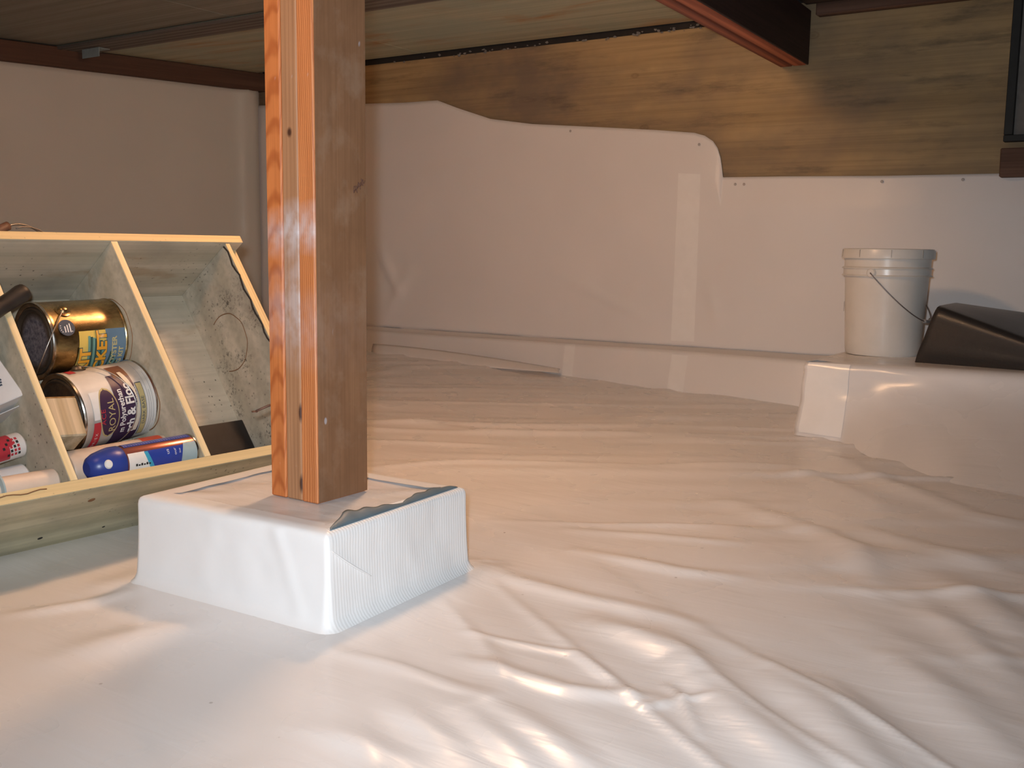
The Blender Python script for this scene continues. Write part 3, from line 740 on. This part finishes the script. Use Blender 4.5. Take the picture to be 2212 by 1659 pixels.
M_wire = oldmetal('steel_wire', (.36, .35, .33), (.6, .58, .55), .3)
c1 = can_body('paint_can', can_matrix((.2885, BK+R1+.0035, .3945), (-1, 0, -.02), -25), R1, H1, M_gold, lid_blue(), M_rim, 'dark gold metal paint can with yellow label, upper can in the shelf')
pr = lambda n, c, r=.45: plain(n, c, r, var=.06)
P_yel = pr('print_yellow', (.72, .52, .12)); P_org = pr('print_orange', (.80, .36, .03)); P_teal = pr('print_teal', (.14, .30, .26)); P_dteal = pr('print_dark_teal', (.035, .085, .075))
P_sky = pr('print_blue_grey', (.14, .22, .30)); P_navy = pr('print_navy', (.05, .07, .10)); P_white = pr('print_white', (.78, .77, .74)); P_black = pr('print_black', (.02, .02, .02))
P_sand = pr('print_sand', (.55, .46, .22))
lab = patch('label', R1, RAD(-150), RAD(4), .010, .112, P_yel, c1, .0005, lambda u: (.010, .112+.010*(1-u)))
patch('label_band', R1, RAD(-150), RAD(5), .006, .052, P_sky, lab, .0008)
for k in range(7):   # rolling-wave stripes in two bundles
    z0 = .094-.0052*k
    patch('wave_stripe', R1, RAD(-95+3*k), RAD(-4-1.5*k), 0, 0, (P_teal, P_dteal)[k % 2], lab, .0010+.0001*k, lambda u, z0=z0: (z0-.0055-.014*(1-math.sin(math.pi*min(1, u*.62))), z0+.0-.012*(1-math.sin(math.pi*min(1, u*.62)))), 20, 3)
for k in range(6):
    z0 = .054-.0040*k
    patch('wave_stripe', R1, RAD(-98+2*k), RAD(-30-4*k), 0, 0, (P_dteal, P_teal)[k % 2], lab, .0012+.0001*k, lambda u, z0=z0: (z0-.004-.012*u, z0-.012*u), 20, 3)
wrap_text('print', 'KIT', .034, R1, RAD(-44), .099, P_dteal, lab, 1.2, bold=.0026, off=.0021); wrap_text('print', 'KIT', .034, R1, RAD(-44), .099, P_org, lab, 1.2, bold=.0013, off=.0024)
wrap_text('print', 'CKET', .031, R1, RAD(-30), .062, P_dteal, lab, 1.2, bold=.0024, off=.0021); wrap_text('print', 'CKET', .031, R1, RAD(-30), .062, P_org, lab, 1.2, bold=.0012, off=.0024)
wrap_text('print', 'OYSTER', .0155, R1, RAD(-30), .033, P_sand, lab, 1.15, bold=.0005, off=.0014)
wrap_text('print', 'G KIT', .0145, R1, RAD(-38), .017, P_sand, lab, 1.1, bold=.0005, off=.0014)
st = lathe('round_sticker', [(0, .0006), (.0175, .0006), (.0175, 0)], P_navy, c1, 28)
phs = RAD(11); st.matrix_local = Matrix.Translation((R1*math.cos(phs)+.0003, R1*math.sin(phs), .136)) @ Vector((0, 0, 1)).rotation_difference(Vector((math.cos(phs), math.sin(phs), 0))).to_matrix().to_4x4()
for k in range(3): patch('print', R1, phs-RAD(7), phs+RAD(6-2*k), .128+.0055*k, .1305+.0055*k, P_white, st, .0016).parent = c1
for k in range(9):
    a = RAD(70+k*20); patch('print', R1, phs+.013/R1*math.cos(a)-.012, phs+.013/R1*math.cos(a)+.012, .136+.0135*math.sin(a)-.001, .136+.0135*math.sin(a)+.001, P_white, c1, .0016, n=4, m=3)
e_ = ear(c1, R1, RAD(41), .128, M_gold); bail(c1, R1, RAD(41), .128, .098, RAD(140), M_wire)

# ---- white can of floor enamel below it
R2, H2 = .082, .172
def dirty_white():
    t = NT('dirty_white_label'); v = t.mapping(); n = t.noise(v, 14, 4); g = t.ramp(t.noise(t.mapping((1, 1, .7), loc=(.5, .2, .1)), 7, 5), [(.48, 0.0), (.56, .8)])
    t.base(t.mix(g, t.ramp(n, [(.3, (.60, .585, .55)), (.7, (.72, .71, .68))]), (.40, .37, .32))); t.set(rough=.42); return t.m
M_dw = dirty_white()
c2 = can_body('paint_can', can_matrix((.2870, BK+R2+.004, .232), (-1, .0, -.10), -25), R2, H2, M_dw, M_lidd, M_rim, 'dirty white paint can with purple label, lying under the gold can')
lathe('base_rim', [(R2+.0013, .0), (R2+.0026, .002), (R2+.0013, .006)], M_rim, c2, 64)
P_pur = pr('print_purple', (.045, .022, .060)); P_red = pr('print_red', (.50, .035, .05)); P_brn = pr('print_brown', (.16, .06, .025)); P_gold = pr('print_gold', (.50, .42, .20)); P_grey = pr('print_grey', (.33, .33, .34)); P_drip = pr('paint_drip', (.66, .62, .50))
lb = patch('label', R2, RAD(-75), RAD(44), .052, .100, P_pur, c2, .0007, lambda u: (.046, .108-.012*u))
patch('label_picture', R2, RAD(38), RAD(64), .046, .080, P_brn, lb, .0009)
# oval badge
def oval(u): s_ = math.sqrt(max(0, 1-(2*u-1)**2)); return (.118-.026*s_*.9, .118+.021*s_)
patch('badge_border', R2*1.0, RAD(-50), RAD(26), 0, 0, P_gold, lb, .0011, oval)
patch('badge', R2, RAD(-47.5), RAD(23.5), 0, 0, P_pur, lb, .0014, lambda u: (oval(u)[0]+.0018, oval(u)[1]-.0018))
wrap_text('print', 'ACE', .014, R2, RAD(-16), .131, P_red, lb, 1.25, off=.0019)
wrap_text('print', 'ROYAL', .021, R2, RAD(-16), .111, P_gold, lb, 1.05, off=.0019)
wrap_text('print', 'm Polyurethan', .0175, R2, RAD(-14), .086, P_white, lb, .92, bold=.0004, off=.0016)
wrap_text('print', 'rch & Floo', .027, R2, RAD(-12), .066, P_white, lb, .95, bold=.0008, off=.0016)
wrap_text('print', 'TONE AND ENAMEL', .0085, R2, RAD(-8), .050, P_white, lb, 1.0, off=.0016)
patch('print_box_border', R2, RAD(-62), RAD(24), .029, .044, P_navy, c2, .0009); patch('print_box', R2, RAD(-60.5), RAD(22.5), .0302, .0428, P_gold, c2, .0012)
wrap_text('print', 'DARK BASE', .010, R2, RAD(-19), .0363, P_navy, c2, 1.2, off=.0016)
for z, a0, a1 in ((.022, -60, 62), (.0175, -58, 10), (.012, -40, 40)): patch('print', R2, RAD(a0), RAD(a1), z, z+.0011, P_grey, c2, .0009)
patch('banner', R2, RAD(-92), RAD(-22), .136, .152, P_red, c2, .0010, lambda u: (.133+.004*u, .155-.002*u))
wrap_text('print', 'R I O R / E X', .0085, R2, RAD(-58), .1445, P_white, c2, 1.2, off=.0016)
patch('white_patch', R2, RAD(-18), RAD(22), .128, .152, P_white, c2, .0008, lambda u: (.126, .152))
patch('red_spot', R2, RAD(66), RAD(82), .140, .156, P_red, c2, .0008)
dp = patch('paint_drip', R2, RAD(-48), RAD(46), .05, .06, P_drip, c2, .0030, lambda u: (.060-.016*u*(1-u)*2-.008*(1-u), .0665-.016*u*(1-u)*2+.004*math.sin(u*9)-.006*(1-u)))
ear(c2, R2, RAD(82), .122, M_lidd); bail(c2, R2, RAD(82), .122, .110, RAD(215), M_wire)

# ---- blue spray can in front
R3, H3 = .033, .178
c3 = empty('spray_can', can_matrix((.2875, DEP-.036, .0465), (-1, 0, -.012), 0) @ Matrix.Diagonal((1, 1, .915, 1))); tag(c3, 'blue and white spray can with blue cap lying along the front board', 'spray can')
t = NT('spray_tin'); t.base((.34, .12, .09)); t.set(rough=.22, metal=.6); M_copper = t.m
lathe('body', [(0, .003), (R3-.004, .003), (R3-.002, 0), (R3, .003), (R3, H3-.010), (R3-.003, H3-.003), (R3-.008, H3)], M_copper, c3, 48)
P_blue = pr('print_royal_blue', (.025, .055, .33), .3); P_cyan = pr('print_cyan', (.05, .36, .55), .3); P_pale = pr('print_pale_blue', (.36, .47, .50), .3); P_lil = pr('print_lilac', (.22, .24, .55), .3)
M_cap = plain('blue_plastic_cap', (.022, .05, .28), .35, var=.06)
lathe('base_rim', [(R3-.002, -.001), (R3+.0012, .0), (R3+.0012, .003), (R3, .004)], M_rim, c3, 48)
patch('label', R3, RAD(-120), RAD(2), .004, H3-.006, P_blue, c3, .0004)
patch('label_pale', R3, RAD(-120), RAD(8), .004, .040, P_pale, c3, .0006, lambda u: (.004, .032+.012*math.sin(u*3)))
patch('label_white', R3, RAD(-120), RAD(2), .118, H3-.006, P_white, c3, .0006, lambda u: (.132-.034*(1-u)**1.5, H3-.006))
patch('swoosh', R3, RAD(-120), RAD(0), .1, .1, P_cyan, c3, .0008, lambda u: (.124-.040*(1-u)**1.5, .133-.034*(1-u)**1.5))
for k in range(26):
    z = .012+k*.0062; patch('print', R3, RAD(34), RAD(58), z, z+.0035*(.5+random.random()*.5), P_lil, c3, .0010, n=5, m=2)
patch('print_panel', R3, RAD(30), RAD(64), .006, H3-.008, P_blue, c3, .0006)
wrap_text('print', 'us', .011, R3, RAD(-14), .078, P_white, c3, 1.1, off=.0012); wrap_text('print', 'our', .009, R3, RAD(-17), .060, P_white, c3, 1.1, off=.0012); wrap_text('print', 'line', .006, R3, RAD(-17), .048, P_white, c3, 1.1, off=.0012)
for k in range(6): patch('print', R3, RAD(-44), RAD(-39+k % 2*3), .122+k*.0062, .1265+k*.0062, P_black, c3, .0012, n=4, m=2)
cap = lathe('cap', [(R3-.001, H3-.004), (R3+.001, H3), (R3+.001, H3+.018), (R3-.001, H3+.030), (R3-.006, H3+.052), (R3-.012, H3+.064), (R3-.020, H3+.070), (0, H3+.071)], M_cap, c3, 48)
nz_ = lathe('nozzle', [(0, .004), (.007, .003), (.009, .0), (.009, -.006)], P_white, c3, 20)
nz_.matrix_local = Matrix.Translation(((R3-.004)*math.cos(RAD(-20)), (R3-.004)*math.sin(RAD(-20)), H3+.038)) @ Vector((0, 0, 1)).rotation_difference(Vector((math.cos(RAD(-20)), math.sin(RAD(-20)), .12))).to_matrix().to_4x4()
lathe('nozzle_well', [(.009, .0035), (.0135, .001), (.0145, -.006)], plain('dark_blue_plastic', (.012, .03, .16), .35), c3, 24).matrix_local = nz_.matrix_local

# ---- pale bottle with a red label, behind the spray can and under the white can
c4 = empty('caulk_tube', can_matrix((.286, .152, .084), (-1, 0, -.02), 0)); tag(c4, 'pale cream tube with red label lying behind the blue spray can', 'tube')
M_cream = plain('cream_plastic', (.62, .50, .40), .45, var=.08); M_pale = plain('white_plastic_tube', (.72, .66, .62), .42, var=.06)
lathe('body', [(0, 0), (.036, .001), (.0385, .004), (.0385, .215), (.036, .220), (.014, .226)], M_cream, c4, 40)
lathe('neck', [(.014, .226), (.012, .240), (.010, .262), (0, .263)], M_pale, c4, 24)
P_or = pr('print_vermilion', (.72, .09, .03)); patch('label', .0385, RAD(20), RAD(85), .012, .060, P_or, c4, .0006)

# ---- wooden block standing before the white can's lid
bl = empty('wood_block', MC @ Matrix.Translation((.063, .186, .167)) @ Matrix.Rotation(RAD(5), 4, 'Y')); tag(bl, 'small raw wooden block wedged beside the lid of the white can', 'wood block')
box('block', -.040, .040, -.033, .031, -.043, .043, wood('block_face', (.46, .36, .22), (.60, .49, .33), 'Z', 1, .7, 20).m, bl, bev=.003)
box('end_grain', -.039, .039, -.032, .030, .0432, .0442, wood('block_end', (.44, .22, .07), (.62, .36, .14), 'Y', 1.2, .7, 30).m, bl, bev=.0003)

# ---- flat black case in the right-hand compartment
bk = empty('black_case', MC @ Matrix.Translation((.480, .078, .084))); tag(bk, 'flat black case lying in the empty right compartment of the shelf', 'case')
M_blk = plain('black_plastic', (.012, .012, .013), .45, var=.3, bump=.1)
box('shell', -.073, .073, -.034, .020, -.072, .072, M_blk, bk, bev=.004, seg=2); box('lid', -.071, .071, .0205, .028, -.070, .070, M_blk, bk, bev=.003, seg=2)

# ---- left compartment: carton, handle, tubes
ct = empty('small_carton', MC @ Matrix.Translation((-.025, .175, .300)) @ Matrix.Rotation(RAD(-14), 4, 'Y') @ Matrix.Rotation(RAD(12), 4, 'Z')); tag(ct, 'small white cardboard carton with dark print in the left compartment', 'carton')
M_card = plain('white_card', (.66, .63, .61), .6, var=.05)
box('carton_body', -.10, .020, -.045, .045, -.085, .085, M_card, ct, bev=.0015)
box('flap', -.098, .019, -.045, .030, -.0915, -.0900, M_card, ct, bev=.0004).rotation_euler = (RAD(-6), 0, 0)
for k in range(8): box('print', -.012+.0, -.004+.002*(k % 3), .0451, .0456, -.052+.005*k, -.0485+.005*k, P_navy, ct, bev=0)
for k in range(4): box('print', -.030, -.026+.002*(k % 2), .0451, .0456, .030+.005*k, .0335+.005*k, P_grey, ct, bev=0)
for k in range(9): box('print', -.024, -.0215, .0451, .0456, -.055+.005*k, -.0515+.005*k, P_grey, ct, bev=0)
hd_ = empty('brush_handle', MC @ Matrix.Translation((.046, .292, .408))); tag(hd_, 'black grip with a hanging hole poking out over the carton', 'handle')
ax = Vector((-.86, -.10, -.46)).normalized()
gpts = [ax*d for d in (0, .004, .012, .03, .06, .10, .15)]
tube('grip', gpts, [.0115, .0165, .0180, .0165, .0160, .0165, .0150], plain('black_rubber', (.015, .014, .014), .5, var=.3), hd_, 20)
tube('shaft', [ax*.145, ax*.20, ax*.26], [.008, .007, .006], M_wire, hd_, 10)
hl = lathe('hanging_hole', [(.0035, -.0006), (.0060, -.0006), (.0060, .0014), (.0035, .0014), (.0035, -.0006)], plain('grip_rim', (.05, .045, .045), .4), hd_, 16)
hl.matrix_local = Matrix.Translation(-ax*.0005) @ Vector((0, 0, 1)).rotation_difference(-ax).to_matrix().to_4x4()
def lying_tube(name, end_uvw, axis, R, L, m, label, cat, parts):
    c = empty(name, can_matrix(end_uvw, axis, 0)); tag(c, label, cat)
    lathe('body', [(0, 0), (R*.86, 0), (R, R*.16), (R, L-.004), (R-.004, L), (0, L)], m, c, 36); parts(c); return c
def p_red(c):
    patch('label', .024, RAD(-80), RAD(60), .020, .085, P_red, c, .0005, lambda u: (.026+.010*(u < .45), .12))
    for i in range(5):
        for j in range(5): patch('print', .024, RAD(-62+17*i), RAD(-50+17*i), .016+.0072*j, .0208+.0072*j, (P_red if (i+j) % 3 else P_black), c, .0009, n=4, m=2)
lying_tube('glue_tube', (.000, .155, .150), (-1, 0, -.16), .024, .20, M_pale, 'white tube with red checks and red band, top of the three left tubes', 'tube', p_red)
lying_tube('white_tube', (.0, .125, .090), (-1, 0, -.05), .030, .20, plain('white_plastic', (.74, .72, .71), .4, var=.04), 'plain white tube lying between the checked tube and the cream tube', 'tube', lambda c: None)
def p_be(c): lathe('collar', [(.0235, .105), (.034, .106), (.034, .109), (.0235, .110)], P_pale, c, 36)
lying_tube('cream_tube', (-.0, .222, .0355), (-1, 0, .0), .0235, .24, plain('beige_plastic', (.70, .58, .48), .42, var=.05), 'round-ended cream tube lying lowest in the left compartment', 'tube', p_be)

# ---- pail behind the shelf: the shelf leans on it, only its handle shows
pl = empty('metal_pail', loc=(-2.305, 1.365, .0)); tag(pl, 'metal pail behind the shelf, its wire handle with brown grip showing', 'pail')
M_zinc = oldmetal('zinc', (.22, .21, .20), (.42, .41, .40), .4)
lathe('body', [(0, .004), (.105, .004), (.108, 0), (.110, .004), (.148, .385), (.152, .388), (.152, .394), (.146, .394), (.108, .012), (0, .010)], M_zinc, pl, 48)
bpt = [Vector((.012*math.sin(t*2), -.156*math.cos(t), .375+.262*math.sin(t))) for t in np.linspace(0, math.pi, 60)]
ha = tube('bail_handle', bpt, .0028, M_zinc, pl, 8)
tube('bail_wire', [p+Vector((.02, .008, -.012*(k/59))) for k, p in enumerate(bpt)][26:], .0018, M_zinc, ha, 6)
M_grip = plain('brown_grip', (.14, .075, .05), .55, var=.2)
tube('grip', bpt[15:27], .0105, M_grip, ha, 12)
tube('clip', bpt[38:43], [.007, .012, .013, .012, .006], M_grip, ha, 12)

# ================================================================== BUCKET on the ledge
ZL = .2425
bu = empty('plastic_bucket', loc=(-.927, 3.737, ZL)); tag(bu, 'off-white plastic bucket with lid and wire handle standing on the ledge', 'bucket')
t = NT('bucket_plastic'); v = t.mapping(); t.base(t.ramp(t.noise(v, 12, 3), [(.3, (.70, .67, .62)), (.7, (.76, .73, .69))])); t.set(rough=.28, sss=0.0); t.bump(t.noise(v, 60, 2), .03, .001); M_buck = t.m
lathe('body', [(0, .006), (.116, .004), (.122, .002), (.1255, .008), (.1275, .022), (.1395, .272), (.1400, .275), (.1495, .2755), (.1505, .278), (.1460, .281), (.1455, .300), (.1500, .301), (.1508, .304), (.1460, .307), (.1430, .309), (.1445, .345), (.1450, .352)], M_buck, bu, 96)
ld = lathe('lid', [(.1450, .335), (.1535, .3355), (.1550, .338), (.1535, .362), (.1510, .3685), (.1460, .370), (.1420, .367), (.1400, .361), (.050, .3605), (0, .3605)], M_buck, bu, 96)
for k, a in enumerate((-112, -72, -30, 10, 60, 120, 170, -150)):
    a = RAD(a); b = box('pull_notch', -.0006, .0014, -.0012, .0012, .340, .366, plain('notch_shadow_plastic', (.42, .38, .34), .5) if k == 0 else bpy.data.materials['notch_shadow_plastic'], ld, bev=0); b.matrix_local = Matrix.Rotation(a, 4, 'Z') @ Matrix.Translation((.1540, 0, 0))
da = RAD(-96)   # bail ears face the room
for sgn in (0, math.pi):
    e = lathe('bail_ear', [(.016, -.003), (.016, .004), (.012, .008), (.004, .009), (0, .009)], M_buck, bu, 24)
    a = da+sgn; e.matrix_local = Matrix.Translation((.1455*math.cos(a), .1455*math.sin(a), .288)) @ Vector((0, 0, 1)).rotation_difference(Vector((math.cos(a), math.sin(a), 0))).to_matrix().to_4x4()
dv = Vector((math.cos(da), math.sin(da), 0)); mv = Vector((.152*math.cos(da+math.pi/2), .152*math.sin(da+math.pi/2), -.165))
bl_ = [dv*(.157*math.cos(t))+mv*math.sin(t)+Vector((0, 0, .288)) for t in np.linspace(0, math.pi, 61)]
hb = tube('bail_handle', bl_, .0021, plain('grey_wire', (.30, .27, .27), .4, .8), bu, 8)
tube('grip', bl_[26:36], .0070, plain('grey_grip', (.32, .30, .29), .5), hb, 12)
am = RAD(-160); mk = patch('dark_mark', .1358, am-.05, am+.045, .148, .183, M_dark, bu, .0012, n=6, m=4)

# ================================================================== BLACK FOLDED SHEET on the ledge
def L3(a, b, t): return a*(1-t)+b*t
fb0 = Vector((-.760, 3.500, ZL+.001)); cr0 = ony(2022, 664, 3.395); bk0 = ony(2066, 656, 3.86)
fb1 = Vector((-.30, 3.40, .256)); cr1 = ony(2260, 758, 3.325); bk1 = ony(2260, 684, 3.80)
fb2 = Vector((.25, 3.38, .258)); cr2 = Vector((.25, 3.40, .335)); bk2 = Vector((.25, 3.80, .36))
secs = []
for k in range(40):
    t = k/39
    if t < .6: q = t/.6; f, c, b = L3(fb0, fb1, q), L3(cr0, cr1, q), L3(bk0, bk1, q)
    else: q = (t-.6)/.4; f, c, b = L3(fb1, fb2, q), L3(cr1, cr2, q), L3(bk1, bk2, q)
    bot = Vector((b.x, b.y+.06, .245)); row = []
    fc = L3(f, c, .45); cb = L3(c, b, .14)
    for j in range(10): row.append(L3(f, fc, j/9)+Vector((0, -.012*math.sin(math.pi*j/9), 0)))
    for j in range(1, 6):
        u = j/6; row.append(L3(L3(fc, c, u), L3(c, cb, u), u))
    for j in range(10): row.append(L3(cb, b, j/9)+Vector((0, 0, .010*math.sin(math.pi*j/9)*math.sin(t*6))))
    for j in range(1, 5): row.append(L3(b, bot, j/4))
    secs.append(row)
t = NT('black_vinyl'); v = t.mapping(); t.base((.030, .027, .026)); t.set(rough=.38, spec=.75)
t.bump(t.wave(v, 90, 0, 0, axis='X'), .12, .001); t.bump(t.wave(v, 90, 0, 0, axis='Z'), .12, .001); t.bump(t.noise(v, 5, 3), .2, .01); M_vinyl = t.m
bsx = np.array([[tuple(p) for p in r] for r in secs])
bo = empty('folded_sheet', loc=(-.60, 3.6, ZL)); tag(bo, 'black vinyl sheet folded in a wedge on the ledge beside the bucket', 'vinyl sheet')
bsx = bsx-np.array([-.60, 3.6, ZL])
grid('fold', bsx, M_vinyl, bo, thick=.004, flip=True)
edge_pts = [Vector(p) for p in bsx[0][:26]]; tube('cut_edge', edge_pts, .0028, plain('vinyl_edge', (.05, .035, .03), .6), bo, 6)
inner = bsx[1:38].copy(); inner[:, :, 0] += .03; inner[:, :, 2] = np.maximum(.002, inner[:, :, 2]*.80); inner[:, :, 1] = inner[:, :, 1]*.85
grid('inner_fold', inner, M_vinyl, bo, thick=.004, flip=True)

# ================================================================== RIGHT EDGE: dark framed vent opening in the plywood
vp = [ony(2181, 150, YW-.01), ony(2262, 290, YW-.01)]
vt = empty('window_1', loc=(vp[0].x, YW-.002, 0)); tag(vt, kind='structure')
M_frame = plain('black_frame', (.016, .017, .016), .7); M_pane = plain('grey_vent_board', (.17, .155, .14), .8)
x0 = 0.0
box('frame_side', x0, x0+.030, -.035, .001, 1.035, 1.56, M_frame, vt, bev=.002); box('frame_side', x0+.42, x0+.45, -.035, .001, 1.035, 1.56, M_frame, vt, bev=.002)
box('frame_bottom', x0, x0+.45, -.036, .001, 1.010, 1.034, M_frame, vt, bev=.002); box('pane', x0+.0305, x0+.4195, -.012, .001, 1.0345, 1.555, M_pane, vt, bev=0)
pk = ony(2160, 378, YW-.03); blk = box('wall_block', -.0, .5, -.03, .03, 0, .105, M_sill, bev=.004, jit=.004); blk.location = (pk.x, YW-.032, pk.z-.01); tag(blk, 'dark brown timber block fixed to the plywood under the vent frame', 'block')

# ---- sheet-metal bracket and pale fibre crumbs at the ceiling joint
br = onplane(208, 112, WP+WN*.1, WN); bp_ = onz(208, 112, ZC-.03)
bk_ = empty('joint_bracket', loc=(bp_.x, bp_.y, ZC-.017)); tag(bk_, 'pale blue metal bracket at the far end of the ceiling batten', 'bracket')
M_brk = plain('blue_grey_metal', (.30, .40, .44), .5, .2)
box('plate', -.07, .07, -.03, .03, -.004, -.0005, M_brk, bk_, bev=.001); box('tab', -.07, .07, -.033, -.030, -.045, -.0005, M_brk, bk_, bev=.001)
bm = bmesh.new()
for k in range(90):
    x = random.choice([random.uniform(-3.6, -1.6), random.gauss(-2.0, .12), random.gauss(-3.0, .15), random.gauss(-1.75, .06)]); r = random.uniform(.002, .007)
    g = bmesh.ops.create_icosphere(bm, subdivisions=1, radius=r, matrix=Matrix.Translation((min(-1.56, max(-3.8, x)), YW-.012-random.random()*.02, ZC-.012-random.random()*.018)) @ Matrix.Diagonal((1.4, .8, .8, 1)))
    for v in g['verts']: v.co += Vector((random.uniform(-.3, .3), random.uniform(-.3, .3), random.uniform(-.3, .3)))*r
cr_ = frombm('fibre_crumbs', bm, plain('pale_fibre', (.20, .19, .18), .9), None); tag(cr_, 'pale fibre crumbs caught in the gap between ceiling and plywood', 'debris', kind='stuff')
# dark strip with the gap's shade as its colour, behind the crumbs
gap_strip = box('trim_3', -4.6, -1.53, YW-.008, YW-.001, ZC-.020, ZC+.055, M_dark, bev=0); tag(gap_strip, kind='structure')
